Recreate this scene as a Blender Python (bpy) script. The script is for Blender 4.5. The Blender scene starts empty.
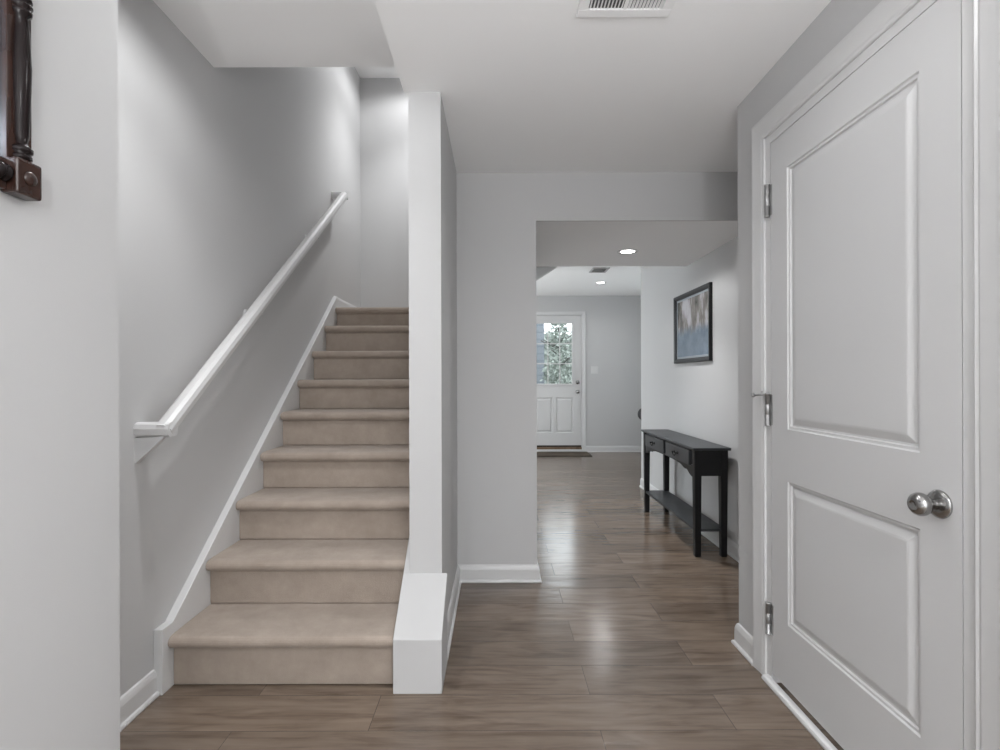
import bpy, bmesh, math, random
from mathutils import Vector, Matrix

# ------------------------------------------------------------------ camera
S = bpy.context.scene
C = S.collection
PI = math.pi
F = 510.0                                   # focal length in pixels of the 1000 px wide frame
CAM_Z = 1.167
cam_data = bpy.data.cameras.new('camera')
cam_data.sensor_width = 36.0
cam_data.lens = F / 1000.0 * 36.0
cam_data.shift_x = 0.003
cam_data.shift_y = 0.003
cam_data.clip_start = 0.02
cam = bpy.data.objects.new('camera', cam_data)
cam.location = (0, 0, CAM_Z)
cam.rotation_euler = (PI / 2, math.radians(0.17), 0)
C.objects.link(cam)
S.camera = cam

# ------------------------------------------------------------------ exposure, world, lights
S.view_settings.view_transform = 'Standard'
S.view_settings.look = 'None'
S.view_settings.exposure = 1.14
S.view_settings.gamma = 1.0
S.view_settings.use_curve_mapping = False

W = bpy.data.worlds.new('overcast_sky')
S.world = W
W.use_nodes = True
# overcast sky, strength set separately: garden side (+y), added fill through the open rear (-y)
SKY_GARDEN, SKY_REAR_FILL = 3.6, 1.4
_nt = W.node_tree
_bg = _nt.nodes['Background']
_bg.inputs[0].default_value = (0.95, 0.975, 1.0, 1)
_tc = _nt.nodes.new('ShaderNodeTexCoord')
_sp = _nt.nodes.new('ShaderNodeSeparateXYZ')
_mr = _nt.nodes.new('ShaderNodeMapRange')
_mr.interpolation_type = 'SMOOTHSTEP'
_mr.inputs['From Min'].default_value = 0.45
_mr.inputs['From Max'].default_value = -0.55
_mr.inputs['To Min'].default_value = SKY_GARDEN
_mr.inputs['To Max'].default_value = SKY_REAR_FILL
_nt.links.new(_tc.outputs['Generated'], _sp.inputs[0])
_nt.links.new(_sp.outputs['Y'], _mr.inputs['Value'])
_nt.links.new(_mr.outputs['Result'], _bg.inputs[1])

SPOTS = {   # recessed downlights, plus one added fill spot: (x, y, z, watts, cone in degrees, blend, radius)
    'stair_beam': (-0.82, 1.64, 2.545, 18.0, 100, 1.0, 0.035),
    'stair_spill': (-0.82, 1.64, 2.545, 7.0, 161, 0.55, 0.035),
    'foyer_front': (-0.20, 0.95, 2.325, 1.5, 116, 1.0, 0.05),
    'foyer_rear': (0.50, -0.50, 2.325, 27.0, 168, 0.7, 0.05),
    'foyer_fill': (0.40, 1.38, 2.325, 4.5, 164, 0.6, 0.05),  # unseen spot added to lift the middle of the foyer
    'hall_spill': (0.935, 3.64, 2.055, 8.0, 160, 0.3, 0.04),
    'hall_beam': (0.935, 3.64, 2.055, 28.0, 104, 0.9, 0.04),
    'far': (1.405, 6.89, 2.43, 5.0, 165, 0.4, 0.05),
    'landing_spill': (-0.66, 4.3, 3.94, 10.5, 168, 0.4, 0.06),
    'landing_beam': (-0.70, 4.2, 3.94, 37.0, 100, 1.0, 0.06),
}
FILL_POINTS = {  # added unseen fill points, behind the camera and in the far room: (x, y, z, watts, radius)
    'rear_fill': (0.35, -1.30, 1.65, 20.0, 0.10),
    'far_fill': (-0.9, 6.4, 1.35, 22.0, 0.12),
}


def lamp(kind, x, y, z, w, rad, up=False):
    l = bpy.data.lights.new('bulb', kind)
    l.energy = w
    l.shadow_soft_size = rad
    l.color = (0.985, 0.99, 1.0)
    o = bpy.data.objects.new('bulb', l)
    o.location = (x, y, z)
    o.rotation_euler = (PI if up else 0, 0, 0)
    C.objects.link(o)
    return l


for x, y, z, w, cone, blend, rad in SPOTS.values():
    l = lamp('SPOT', x, y, z, w, rad)
    l.spot_size = math.radians(cone)
    l.spot_blend = blend
# two unseen fill spots added behind the camera, aimed up to brighten the foyer ceiling
for y, z, w in ((-0.60, 0.90, 24.0), (-2.40, 0.35, 110.0)):
    l = lamp('SPOT', 0.05, y, z, w, 0.08, up=True)
    l.spot_size = math.radians(150)
    l.spot_blend = 0.5
for x, y, z, w, rad in FILL_POINTS.values():
    lamp('POINT', x, y, z, w, rad)


# ------------------------------------------------------------------ materials
def new_mat(name):
    m = bpy.data.materials.new(name)
    m.use_nodes = True
    nt = m.node_tree
    b = nt.nodes['Principled BSDF']
    return m, nt, b


def N(nt, t, **kw):
    n = nt.nodes.new(t)
    for k, v in kw.items():
        setattr(n, k, v)
    return n


def lk(nt, a, ao, b, bi):
    nt.links.new(a.outputs[ao], b.inputs[bi])


def plain(name, col, rough=0.5, metal=0.0, spec=0.5, bump=0.0, bscale=200.0, vary=0.0):
    m, nt, b = new_mat(name)
    b.inputs['Base Color'].default_value = (*col, 1)
    b.inputs['Roughness'].default_value = rough
    b.inputs['Metallic'].default_value = metal
    b.inputs['Specular IOR Level'].default_value = spec
    tc = N(nt, 'ShaderNodeTexCoord')
    if bump > 0:
        n = N(nt, 'ShaderNodeTexNoise')
        n.inputs['Scale'].default_value = bscale
        n.inputs['Detail'].default_value = 3
        lk(nt, tc, 'Object', n, 'Vector')
        bp = N(nt, 'ShaderNodeBump')
        bp.inputs['Strength'].default_value = bump
        bp.inputs['Distance'].default_value = 0.002
        lk(nt, n, 'Fac', bp, 'Height')
        lk(nt, bp, 'Normal', b, 'Normal')
    if vary > 0:
        n = N(nt, 'ShaderNodeTexNoise')
        n.inputs['Scale'].default_value = 6.0
        n.inputs['Detail'].default_value = 4
        lk(nt, tc, 'Object', n, 'Vector')
        r = N(nt, 'ShaderNodeValToRGB')
        r.color_ramp.elements[0].position = 0.3
        r.color_ramp.elements[1].position = 0.7
        r.color_ramp.elements[0].color = (*[c * (1 - vary) for c in col], 1)
        r.color_ramp.elements[1].color = (*[min(1, c * (1 + vary)) for c in col], 1)
        lk(nt, n, 'Fac', r, 'Fac')
        lk(nt, r, 'Color', b, 'Base Color')
    return m


def floor_mat():
    m, nt, b = new_mat('brown_plank_floor')
    tc = N(nt, 'ShaderNodeTexCoord')
    mp = N(nt, 'ShaderNodeMapping')
    mp.inputs['Location'].default_value = (0.43, 0.022, 0)
    lk(nt, tc, 'Object', mp, 'Vector')
    br = N(nt, 'ShaderNodeTexBrick')
    br.offset = 0.37
    br.offset_frequency = 2
    br.inputs['Scale'].default_value = 1.0
    br.inputs['Brick Width'].default_value = 1.22
    br.inputs['Row Height'].default_value = 0.19
    br.inputs['Mortar Size'].default_value = 0.0012
    br.inputs['Mortar Smooth'].default_value = 0.2
    br.inputs['Bias'].default_value = 0.0
    br.inputs['Color1'].default_value = (0.0, 0.0, 0.0, 1)
    br.inputs['Color2'].default_value = (1.0, 1.0, 1.0, 1)
    br.inputs['Mortar'].default_value = (0.3, 0.3, 0.3, 1)
    lk(nt, mp, 'Vector', br, 'Vector')
    # long wood grain, shifted from plank to plank
    add = N(nt, 'ShaderNodeVectorMath', operation='MULTIPLY_ADD')
    add.inputs[1].default_value = (0, 0, 7.0)
    lk(nt, br, 'Color', add, 0)
    lk(nt, mp, 'Vector', add, 2)
    st = N(nt, 'ShaderNodeMapping')
    st.inputs['Scale'].default_value = (2.2, 36.0, 1.0)
    lk(nt, add, 0, st, 'Vector')
    g = N(nt, 'ShaderNodeTexNoise')
    g.inputs['Scale'].default_value = 1.0
    g.inputs['Detail'].default_value = 7
    g.inputs['Roughness'].default_value = 0.62
    g.inputs['Distortion'].default_value = 0.6
    lk(nt, st, 'Vector', g, 'Vector')
    st2 = N(nt, 'ShaderNodeMapping')
    st2.inputs['Scale'].default_value = (3.2, 15.0, 1.0)
    lk(nt, add, 0, st2, 'Vector')
    g2 = N(nt, 'ShaderNodeTexNoise')
    g2.inputs['Scale'].default_value = 1.0
    g2.inputs['Detail'].default_value = 4
    g2.inputs['Distortion'].default_value = 1.2
    lk(nt, st2, 'Vector', g2, 'Vector')
    ramp = N(nt, 'ShaderNodeValToRGB')
    e = ramp.color_ramp.elements
    e[0].position, e[0].color = 0.33, (0.105, 0.075, 0.055, 1)
    e[1].position, e[1].color = 0.70, (0.245, 0.190, 0.146, 1)
    mid = ramp.color_ramp.elements.new(0.5)
    mid.color = (0.182, 0.138, 0.105, 1)
    mixg = N(nt, 'ShaderNodeMath', operation='MULTIPLY_ADD')
    mixg.inputs[1].default_value = 0.5
    lk(nt, g, 'Fac', mixg, 0)
    h2 = N(nt, 'ShaderNodeMath', operation='MULTIPLY')
    h2.inputs[1].default_value = 0.5
    lk(nt, g2, 'Fac', h2, 0)
    lk(nt, h2, 0, mixg, 2)
    lk(nt, mixg, 0, ramp, 'Fac')
    tone = N(nt, 'ShaderNodeMapRange')
    tone.inputs['To Min'].default_value = 0.76
    tone.inputs['To Max'].default_value = 1.14
    lk(nt, br, 'Color', tone, 'Value')
    mul = N(nt, 'ShaderNodeMix', data_type='RGBA', blend_type='MULTIPLY')
    mul.inputs['Factor'].default_value = 1.0
    lk(nt, ramp, 'Color', mul, 6)
    lk(nt, tone, 'Result', mul, 7)
    seam = N(nt, 'ShaderNodeMix', data_type='RGBA')
    lk(nt, br, 'Fac', seam, 'Factor')
    lk(nt, mul, 2, seam, 6)
    seam.inputs[7].default_value = (0.075, 0.06, 0.05, 1)
    lk(nt, seam, 2, b, 'Base Color')
    rr = N(nt, 'ShaderNodeMapRange')
    rr.inputs['To Min'].default_value = 0.15
    rr.inputs['To Max'].default_value = 0.24
    lk(nt, g, 'Fac', rr, 'Value')
    lk(nt, rr, 'Result', b, 'Roughness')
    b.inputs['Specular IOR Level'].default_value = 0.6
    hh = N(nt, 'ShaderNodeMath', operation='SUBTRACT')
    lk(nt, mixg, 0, hh, 0)
    lk(nt, br, 'Fac', hh, 1)
    st3 = N(nt, 'ShaderNodeMapping')
    st3.inputs['Scale'].default_value = (0.8, 17.0, 1.0)
    lk(nt, add, 0, st3, 'Vector')
    g3 = N(nt, 'ShaderNodeTexNoise')
    g3.inputs['Scale'].default_value = 1.0
    g3.inputs['Detail'].default_value = 1.5
    lk(nt, st3, 'Vector', g3, 'Vector')
    wv = N(nt, 'ShaderNodeMath', operation='MULTIPLY_ADD')
    wv.inputs[1].default_value = 1.2
    lk(nt, g3, 'Fac', wv, 0)
    lk(nt, hh, 0, wv, 2)
    hh = wv
    bp = N(nt, 'ShaderNodeBump')
    bp.inputs['Strength'].default_value = 0.40
    bp.inputs['Distance'].default_value = 0.003
    lk(nt, hh, 0, bp, 'Height')
    lk(nt, bp, 'Normal', b, 'Normal')
    return m


def carpet_mat():
    m, nt, b = new_mat('taupe_carpet')
    tc = N(nt, 'ShaderNodeTexCoord')
    n = N(nt, 'ShaderNodeTexNoise')
    n.inputs['Scale'].default_value = 9.0
    n.inputs['Detail'].default_value = 5
    n.inputs['Roughness'].default_value = 0.65
    lk(nt, tc, 'Object', n, 'Vector')
    f = N(nt, 'ShaderNodeTexNoise')
    f.inputs['Scale'].default_value = 420.0
    f.inputs['Detail'].default_value = 2
    lk(nt, tc, 'Object', f, 'Vector')
    s = N(nt, 'ShaderNodeMath', operation='MULTIPLY_ADD')
    s.inputs[1].default_value = 0.3
    lk(nt, f, 'Fac', s, 0)
    s2 = N(nt, 'ShaderNodeMath', operation='MULTIPLY')
    s2.inputs[1].default_value = 0.7
    lk(nt, n, 'Fac', s2, 0)
    lk(nt, s2, 0, s, 2)
    r = N(nt, 'ShaderNodeValToRGB')
    r.color_ramp.elements[0].position = 0.3
    r.color_ramp.elements[0].color = (0.319, 0.265, 0.222, 1)
    r.color_ramp.elements[1].position = 0.7
    r.color_ramp.elements[1].color = (0.438, 0.371, 0.318, 1)
    lk(nt, s, 0, r, 'Fac')
    lk(nt, r, 'Color', b, 'Base Color')
    b.inputs['Roughness'].default_value = 1.0
    b.inputs['Specular IOR Level'].default_value = 0.1
    b.inputs['Sheen Weight'].default_value = 0.15
    bp = N(nt, 'ShaderNodeBump')
    bp.inputs['Strength'].default_value = 0.5
    bp.inputs['Distance'].default_value = 0.004
    lk(nt, f, 'Fac', bp, 'Height')
    lk(nt, bp, 'Normal', b, 'Normal')
    return m


def wood_mat(name, c0, c1, rough):
    m, nt, b = new_mat(name)
    tc = N(nt, 'ShaderNodeTexCoord')
    mp = N(nt, 'ShaderNodeMapping')
    mp.inputs['Scale'].default_value = (14, 14, 3)
    lk(nt, tc, 'Object', mp, 'Vector')
    n = N(nt, 'ShaderNodeTexNoise')
    n.inputs['Scale'].default_value = 1.5
    n.inputs['Detail'].default_value = 5
    n.inputs['Distortion'].default_value = 0.8
    lk(nt, mp, 'Vector', n, 'Vector')
    r = N(nt, 'ShaderNodeValToRGB')
    r.color_ramp.elements[0].position = 0.3
    r.color_ramp.elements[1].position = 0.75
    r.color_ramp.elements[0].color = (*c0, 1)
    r.color_ramp.elements[1].color = (*c1, 1)
    lk(nt, n, 'Fac', r, 'Fac')
    lk(nt, r, 'Color', b, 'Base Color')
    b.inputs['Roughness'].default_value = rough
    return m


def print_mat():
    """Blue water below, pale sky between dark hanging boughs above (object space: y across, z up from the picture's centre)."""
    m, nt, b = new_mat('lake_print')
    tc = N(nt, 'ShaderNodeTexCoord')
    sp = N(nt, 'ShaderNodeSeparateXYZ')
    lk(nt, tc, 'Object', sp, 'Vector')
    n = N(nt, 'ShaderNodeTexNoise')
    n.inputs['Scale'].default_value = 9.0
    n.inputs['Detail'].default_value = 6
    n.inputs['Roughness'].default_value = 0.7
    lk(nt, tc, 'Object', n, 'Vector')
    # boughs: noise stretched vertically
    mp = N(nt, 'ShaderNodeMapping')
    mp.inputs['Scale'].default_value = (1, 7.5, 2.6)
    mp.inputs['Location'].default_value = (0, 0.35, 0.2)
    lk(nt, tc, 'Object', mp, 'Vector')
    t = N(nt, 'ShaderNodeTexNoise')
    t.inputs['Scale'].default_value = 1.0
    t.inputs['Detail'].default_value = 6
    t.inputs['Roughness'].default_value = 0.65
    lk(nt, mp, 'Vector', t, 'Vector')
    r1 = N(nt, 'ShaderNodeValToRGB')
    r1.color_ramp.elements[0].position = 0.38
    r1.color_ramp.elements[0].color = (0.055, 0.057, 0.05, 1)
    r1.color_ramp.elements[1].position = 0.60
    r1.color_ramp.elements[1].color = (0.46, 0.45, 0.48, 1)
    mm = r1.color_ramp.elements.new(0.5)
    mm.color = (0.19, 0.175, 0.16, 1)
    lk(nt, t, 'Fac', r1, 'Fac')
    r2 = N(nt, 'ShaderNodeValToRGB')
    r2.color_ramp.elements[0].position = 0.35
    r2.color_ramp.elements[0].color = (0.105, 0.155, 0.21, 1)
    r2.color_ramp.elements[1].position = 0.7
    r2.color_ramp.elements[1].color = (0.20, 0.25, 0.31, 1)
    lk(nt, n, 'Fac', r2, 'Fac')
    w = N(nt, 'ShaderNodeMath', operation='MULTIPLY_ADD')
    w.inputs[1].default_value = 0.16
    lk(nt, n, 'Fac', w, 0)
    lk(nt, sp, 'Z', w, 2)
    f = N(nt, 'ShaderNodeMapRange')
    f.inputs['From Min'].default_value = 0.02
    f.inputs['From Max'].default_value = 0.10
    lk(nt, w, 0, f, 'Value')
    mx = N(nt, 'ShaderNodeMix', data_type='RGBA')
    lk(nt, f, 'Result', mx, 'Factor')
    lk(nt, r2, 'Color', mx, 6)
    lk(nt, r1, 'Color', mx, 7)
    lk(nt, mx, 2, b, 'Base Color')
    b.inputs['Roughness'].default_value = 0.12
    return m


def glow_mat(name, col, strength):
    m, nt, b = new_mat(name)
    b.inputs['Base Color'].default_value = (0.9, 0.9, 0.9, 1)
    b.inputs['Emission Color'].default_value = (*col, 1)
    b.inputs['Emission Strength'].default_value = strength
    return m


def glass_mat():
    m = bpy.data.materials.new('clear_glass')
    m.use_nodes = True
    nt = m.node_tree
    nt.nodes.clear()
    o = N(nt, 'ShaderNodeOutputMaterial')
    t = N(nt, 'ShaderNodeBsdfTransparent')
    t.inputs[0].default_value = (0.93, 0.96, 0.97, 1)
    g = N(nt, 'ShaderNodeBsdfGlossy')
    g.inputs['Roughness'].default_value = 0.02
    fr = N(nt, 'ShaderNodeFresnel')
    fr.inputs[0].default_value = 1.45
    mx = N(nt, 'ShaderNodeMixShader')
    lk(nt, fr, 0, mx, 0)
    lk(nt, t, 0, mx, 1)
    lk(nt, g, 0, mx, 2)
    lk(nt, mx, 0, o, 0)
    return m


def siding_mat():
    m, nt, b = new_mat('grey_blue_siding')
    tc = N(nt, 'ShaderNodeTexCoord')
    wv = N(nt, 'ShaderNodeTexWave', wave_type='BANDS', bands_direction='Z', wave_profile='SAW')
    wv.inputs['Scale'].default_value = 1.6
    lk(nt, tc, 'Object', wv, 'Vector')
    r = N(nt, 'ShaderNodeValToRGB')
    r.color_ramp.elements[0].position = 0.0
    r.color_ramp.elements[0].color = (0.10, 0.12, 0.15, 1)
    r.color_ramp.elements[1].position = 0.25
    r.color_ramp.elements[1].color = (0.185, 0.20, 0.222, 1)
    lk(nt, wv, 'Fac', r, 'Fac')
    lk(nt, r, 'Color', b, 'Base Color')
    b.inputs['Roughness'].default_value = 0.7
    return m


M = {
    'wall': plain('grey_wall_paint', (0.55, 0.55, 0.551), 0.75, spec=0.25, bump=0.08, bscale=320),
    'ceiling': plain('ceiling_paint', (0.91, 0.91, 0.91), 0.9, spec=0.1, bump=0.06, bscale=260),
    'trim': plain('white_semi_gloss_trim', (0.64, 0.64, 0.64), 0.32, spec=0.5),
    'door': plain('white_door_paint', (0.61, 0.61, 0.612), 0.38, spec=0.5, bump=0.03, bscale=150),
    'floor': floor_mat(),
    'carpet': carpet_mat(),
    'black': plain('black_painted_wood', (0.010, 0.010, 0.011), 0.40, spec=0.3, bump=0.05, bscale=120, vary=0.25),
    'blacktop': plain('worn_black_top', (0.036, 0.039, 0.043), 0.42, spec=0.45, bump=0.05, bscale=120, vary=0.3),
    'pull_black': plain('black_pull', (0.012, 0.012, 0.012), 0.9),  # plain black of the drawer pulls
    'mahogany': wood_mat('polished_mahogany', (0.016, 0.008, 0.006), (0.050, 0.023, 0.017), 0.22),
    'ebony': plain('ebonised_turning', (0.012, 0.008, 0.008), 0.14, spec=0.22),
    'mirror': plain('mirror_silver', (0.62, 0.68, 0.78), 0.02, metal=1.0),
    'nickel': plain('satin_nickel', (0.36, 0.355, 0.35), 0.2, metal=1.0),
    'hinge': plain('brushed_hinge_steel', (0.42, 0.42, 0.42), 0.5, metal=1.0),
    'print': print_mat(),
    'frame': plain('charcoal_frame', (0.014, 0.015, 0.017), 0.4, spec=0.3),
    'mat_board': plain('pale_mat_board', (0.30, 0.33, 0.36), 0.8),
    'glass': glass_mat(),
    'lens': glow_mat('lamp_lens', (1.0, 0.98, 0.95), 6.0),
    'plate': plain('white_plastic', (0.66, 0.66, 0.655), 0.35),
    'doormat': plain('brown_coir', (0.070, 0.052, 0.035), 0.95, bump=0.8, bscale=300, vary=0.3),
    'sill': wood_mat('oak_sill', (0.12, 0.075, 0.042), (0.24, 0.16, 0.10), 0.45),
    'weather': plain('dark_weatherstrip', (0.03, 0.024, 0.02), 0.8),
    'leather': plain('dark_leather', (0.010, 0.009, 0.010), 0.5, spec=0.25, bump=0.25, bscale=90),
    'vent_white': plain('white_enamel', (0.90, 0.90, 0.90), 0.45),
    'vent_dark': plain('duct_shadow', (0.10, 0.10, 0.10), 0.9),
    'vent_grey': plain('grey_grille', (0.42, 0.42, 0.42), 0.6),
    'siding': siding_mat(),
    'roof': plain('slate_roof', (0.12, 0.12, 0.13), 0.8),
    'grass': plain('lawn', (0.035, 0.043, 0.022), 0.95, bump=0.5, bscale=60, vary=0.3),
    'bark': plain('bark', (0.07, 0.066, 0.06), 0.9, bump=0.7, bscale=40, vary=0.3),
    'leaf': plain('pale_leaf', (0.22, 0.25, 0.22), 0.7, vary=0.3),
    'leaf_pale': plain('misty_hedge_leaf', (0.38, 0.41, 0.38), 0.8, vary=0.35),
    'leaf_dark': plain('evergreen_leaf', (0.045, 0.06, 0.05), 0.7, vary=0.3),
}


# ------------------------------------------------------------------ mesh helpers
def bx(bm, x0, x1, y0, y1, z0, z1, bev=0.0, seg=2):
    r = bmesh.ops.create_cube(bm, size=1.0)
    vs = r['verts']
    for v in vs:
        v.co = Vector((x0 + (v.co.x + .5) * (x1 - x0), y0 + (v.co.y + .5) * (y1 - y0), z0 + (v.co.z + .5) * (z1 - z0)))
    if bev > 0:
        es = list({e for v in vs for e in v.link_edges})
        bmesh.ops.bevel(bm, geom=es, offset=bev, segments=seg, profile=0.6, affect='EDGES')
    return bm


def box(*a, **k):
    return bx(bmesh.new(), *a, **k)


def prism(bm, pts, axis, a, b):
    """Closed polygon extruded along an axis; pts are the two other coordinates in order."""
    def mk(p, t):
        if axis == 'x':
            return (t, p[0], p[1])
        if axis == 'y':
            return (p[0], t, p[1])
        return (p[0], p[1], t)
    v0 = [bm.verts.new(mk(p, a)) for p in pts]
    v1 = [bm.verts.new(mk(p, b)) for p in pts]
    n = len(pts)
    fs = [bm.faces.new(v0), bm.faces.new(list(reversed(v1)))]
    for i in range(n):
        fs.append(bm.faces.new((v0[i], v1[i], v1[(i + 1) % n], v0[(i + 1) % n])))
    bmesh.ops.recalc_face_normals(bm, faces=fs)
    return bm


def lathe(bm, prof, origin, direction, seg=28):
    """prof: (radius, distance along direction)."""
    d = Vector(direction).normalized()
    q = Vector((0, 0, 1)).rotation_difference(d)
    o = Vector(origin)
    rings = []
    for r, h in prof:
        ring = []
        for i in range(seg):
            a = 2 * PI * i / seg
            ring.append(bm.verts.new(o + q @ Vector((max(r, 1e-5) * math.cos(a), max(r, 1e-5) * math.sin(a), h))))
        rings.append(ring)
    fs = []
    for a, b in zip(rings, rings[1:]):
        for i in range(seg):
            fs.append(bm.faces.new((a[i], a[(i + 1) % seg], b[(i + 1) % seg], b[i])))
    fs.append(bm.faces.new(list(reversed(rings[0]))))
    fs.append(bm.faces.new(rings[-1]))
    for f in fs[:-2]:
        f.smooth = True
    bmesh.ops.recalc_face_normals(bm, faces=fs)
    return bm


def tube(bm, p0, p1, r, seg=16):
    L = (Vector(p1) - Vector(p0)).length
    return lathe(bm, [(r, 0), (r, L)], p0, Vector(p1) - Vector(p0), seg)


def sweep(bm, path, prof):
    """Profile (offset to the right-hand side of travel, height) swept along a floor path with mitred corners."""
    P = [Vector((p[0], p[1])) for p in path]
    rings = []
    for i, p in enumerate(P):
        ds = []
        if i > 0:
            ds.append((P[i] - P[i - 1]).normalized())
        if i < len(P) - 1:
            ds.append((P[i + 1] - P[i]).normalized())
        ns = [Vector((d.y, -d.x)) for d in ds]
        if len(ns) == 2:
            m = (ns[0] + ns[1]).normalized()
            m = m / max(0.2, m.dot(ns[0]))
        else:
            m = ns[0]
        rings.append([bm.verts.new((p.x + m.x * o, p.y + m.y * o, z)) for o, z in prof])
    fs = []
    n = len(prof)
    for a, b in zip(rings, rings[1:]):
        for i in range(n):
            fs.append(bm.faces.new((a[i], b[i], b[(i + 1) % n], a[(i + 1) % n])))
    fs.append(bm.faces.new(rings[0]))
    fs.append(bm.faces.new(list(reversed(rings[-1]))))
    bmesh.ops.recalc_face_normals(bm, faces=fs)
    return bm


def world_loc(o):
    v = Vector((0, 0, 0))
    while o:
        v += o.location
        o = o.parent
    return v


def obj(name, bm, mat, parent=None, origin=None, bevel=0.0, smooth=False):
    """Links the shape (given in world coordinates) as ONE mesh object."""
    me = bpy.data.meshes.new(name)
    off = world_loc(parent) if parent else Vector((0, 0, 0))
    loc = Vector((0, 0, 0))
    if origin is not None:
        loc = Vector(origin) - off
    bm.transform(Matrix.Translation(-(off + loc)))
    if smooth:
        for f in bm.faces:
            f.smooth = True
    bm.to_mesh(me)
    bm.free()
    me.materials.append(mat)
    o = bpy.data.objects.new(name, me)
    o.location = loc
    C.objects.link(o)
    if parent:
        o.parent = parent
    if bevel > 0:
        md = o.modifiers.new('bevel', 'BEVEL')
        md.width = bevel
        md.segments = 2
        md.limit_method = 'ANGLE'
    return o


def struct(name, bm, mat, parent=None, bevel=0.0):
    o = obj(name, bm, mat, parent, bevel=bevel)
    if not parent:
        o['kind'] = 'structure'
    return o


def tag(o, label, cat, group=None):
    o['label'] = label
    o['category'] = cat
    if group:
        o['group'] = group
    return o


def thing(name, label, cat, loc, group=None):
    o = bpy.data.objects.new(name, None)
    o.location = loc
    o.empty_display_size = 0.1
    C.objects.link(o)
    return tag(o, label, cat, group)


# ------------------------------------------------------------------ dimensions
X_NEAR, Y_NEAR = -0.925, 1.248          # wall beside the camera and its far corner
X_STAIR = -1.27                         # stair wall
X_PL, X_PR, Y_PIL = -0.362, -0.229, 2.10   # wall between stairs and hall
Y_CEN = 2.925                           # wall facing the camera, with the hall opening
X_OPEN = 0.227
Y_SOF = 4.13
X_RIGHT, Y_RIGHT = 1.05, 2.22           # wall with the closet door
X_HALL, Y_HALL = 1.54, 5.45
Y_FAR = 8.0
Z_MAIN, Z_SOF, Z_STAIR, Z_FAR, Z_UP = 2.345, 2.068, 2.568, 2.452, 3.97
Y_BACK = -3.2
D0, D1 = 1.148, 1.945                   # closet door, latch side and hinge side
DZ0, DZ1 = 0.040, 2.058

# ------------------------------------------------------------------ shell
struct('floor', box(-2.2, 3.7, Y_BACK, 8.15, -0.1, 0), M['floor'])

bm = box(X_NEAR - .12, X_NEAR, Y_BACK, Y_NEAR, 0, Z_MAIN + .1)
bx(bm, X_STAIR - .1, X_NEAR - .12, Y_NEAR - .12, Y_NEAR, 0, Z_STAIR + .1)
struct('wall_left', bm, M['wall'])
struct('wall_stair', box(X_STAIR - .1, X_STAIR, Y_NEAR, 4.86, 0, Z_UP + .1), M['wall'])
struct('wall_landing', box(X_STAIR, X_PL, 4.76, 4.86, 0, Z_UP + .1), M['wall'])
struct('wall_pillar', box(X_PL, X_PR, Y_PIL, 4.86, 0, Z_UP + .1), M['wall'])
struct('wall_center', box(X_PR, X_OPEN, Y_CEN, Y_SOF, 0, Z_FAR + .1), M['wall'])
struct('wall_upper', box(X_STAIR, X_PL, 2.195, 2.295, Z_STAIR + .1, Z_UP + .1), M['wall'])

bm = box(X_RIGHT, X_RIGHT + .12, Y_BACK, D0 - .046, 0, Z_MAIN)
bx(bm, X_RIGHT, X_RIGHT + .12, D1 + .046, Y_RIGHT, 0, Z_MAIN)
bx(bm, X_RIGHT, X_RIGHT + .12, D0 - .046, D1 + .046, DZ1 + .046, Z_MAIN)
bx(bm, X_RIGHT + .12, X_HALL, Y_RIGHT - .12, Y_RIGHT, 0, Z_MAIN)
struct('wall_right', bm, M['wall'])
struct('wall_hall', box(X_HALL, X_HALL + .12, Y_RIGHT - .12, Y_HALL, 0, Z_FAR + .1), M['wall'])
struct('wall_closet', box(1.75, 1.8, 0.6, Y_RIGHT - .12, 0, Z_MAIN), M['wall'])
bm = box(X_HALL + .12, 3.6, Y_HALL - .12, Y_HALL, 0, Z_FAR)
for a in ((Y_HALL - .12, 5.7, 0, Z_FAR), (7.5, 8.15, 0, Z_FAR), (5.7, 7.5, 0, .5), (5.7, 7.5, 2.15, Z_FAR)):
    bx(bm, 3.6, 3.7, *a)
struct('wall_far_right', bm, M['wall'])
bm = box(-2.2, X_STAIR - .1, 4.76, 4.86, 0, Z_FAR)
for a in ((4.86, 5.5, 0, Z_FAR), (7.5, 8.15, 0, Z_FAR), (5.5, 7.5, 0, .3), (5.5, 7.5, 2.2, Z_FAR)):
    bx(bm, -2.2, -2.1, *a)
struct('wall_far_left', bm, M['wall'])
FD0, FD1, FDZ0, FDZ1 = 0.468, 1.325, 0.075, 2.145      # outside door
bm = box(-2.1, FD0 - .02, Y_FAR, 8.15, 0, Z_FAR)
bx(bm, FD1 + .02, 3.6, Y_FAR, 8.15, 0, Z_FAR)
bx(bm, FD0 - .02, FD1 + .02, Y_FAR, 8.15, FDZ1 + .02, Z_FAR)
struct('wall_far', bm, M['wall'])

bm = box(-.38, X_HALL + .12, Y_NEAR, Y_PIL, Z_MAIN, Z_STAIR + .1)
bx(bm, X_PR, X_HALL + .12, Y_PIL, Y_CEN, Z_MAIN, Z_STAIR + .1)
bx(bm, X_NEAR, X_HALL + .12, Y_BACK, Y_NEAR, Z_MAIN, Z_STAIR + .1)
struct('ceiling', bm, M['ceiling'])
bm = box(X_STAIR, -.38, Y_NEAR, 2.295, Z_STAIR, Z_STAIR + .1)
bx(bm, -.38, X_PL, Y_PIL, 2.295, Z_STAIR, Z_STAIR + .1)
struct('ceiling_stair', bm, M['ceiling'])
struct('ceiling_upper', box(X_STAIR, X_PL, 2.295, 4.76, Z_UP, Z_UP + .1), M['ceiling'])
bm = box(X_OPEN, X_HALL, Y_CEN + .012, Y_SOF, Z_SOF, Z_FAR + .1)
struct('ceiling_hall', bm, M['ceiling'])
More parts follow.
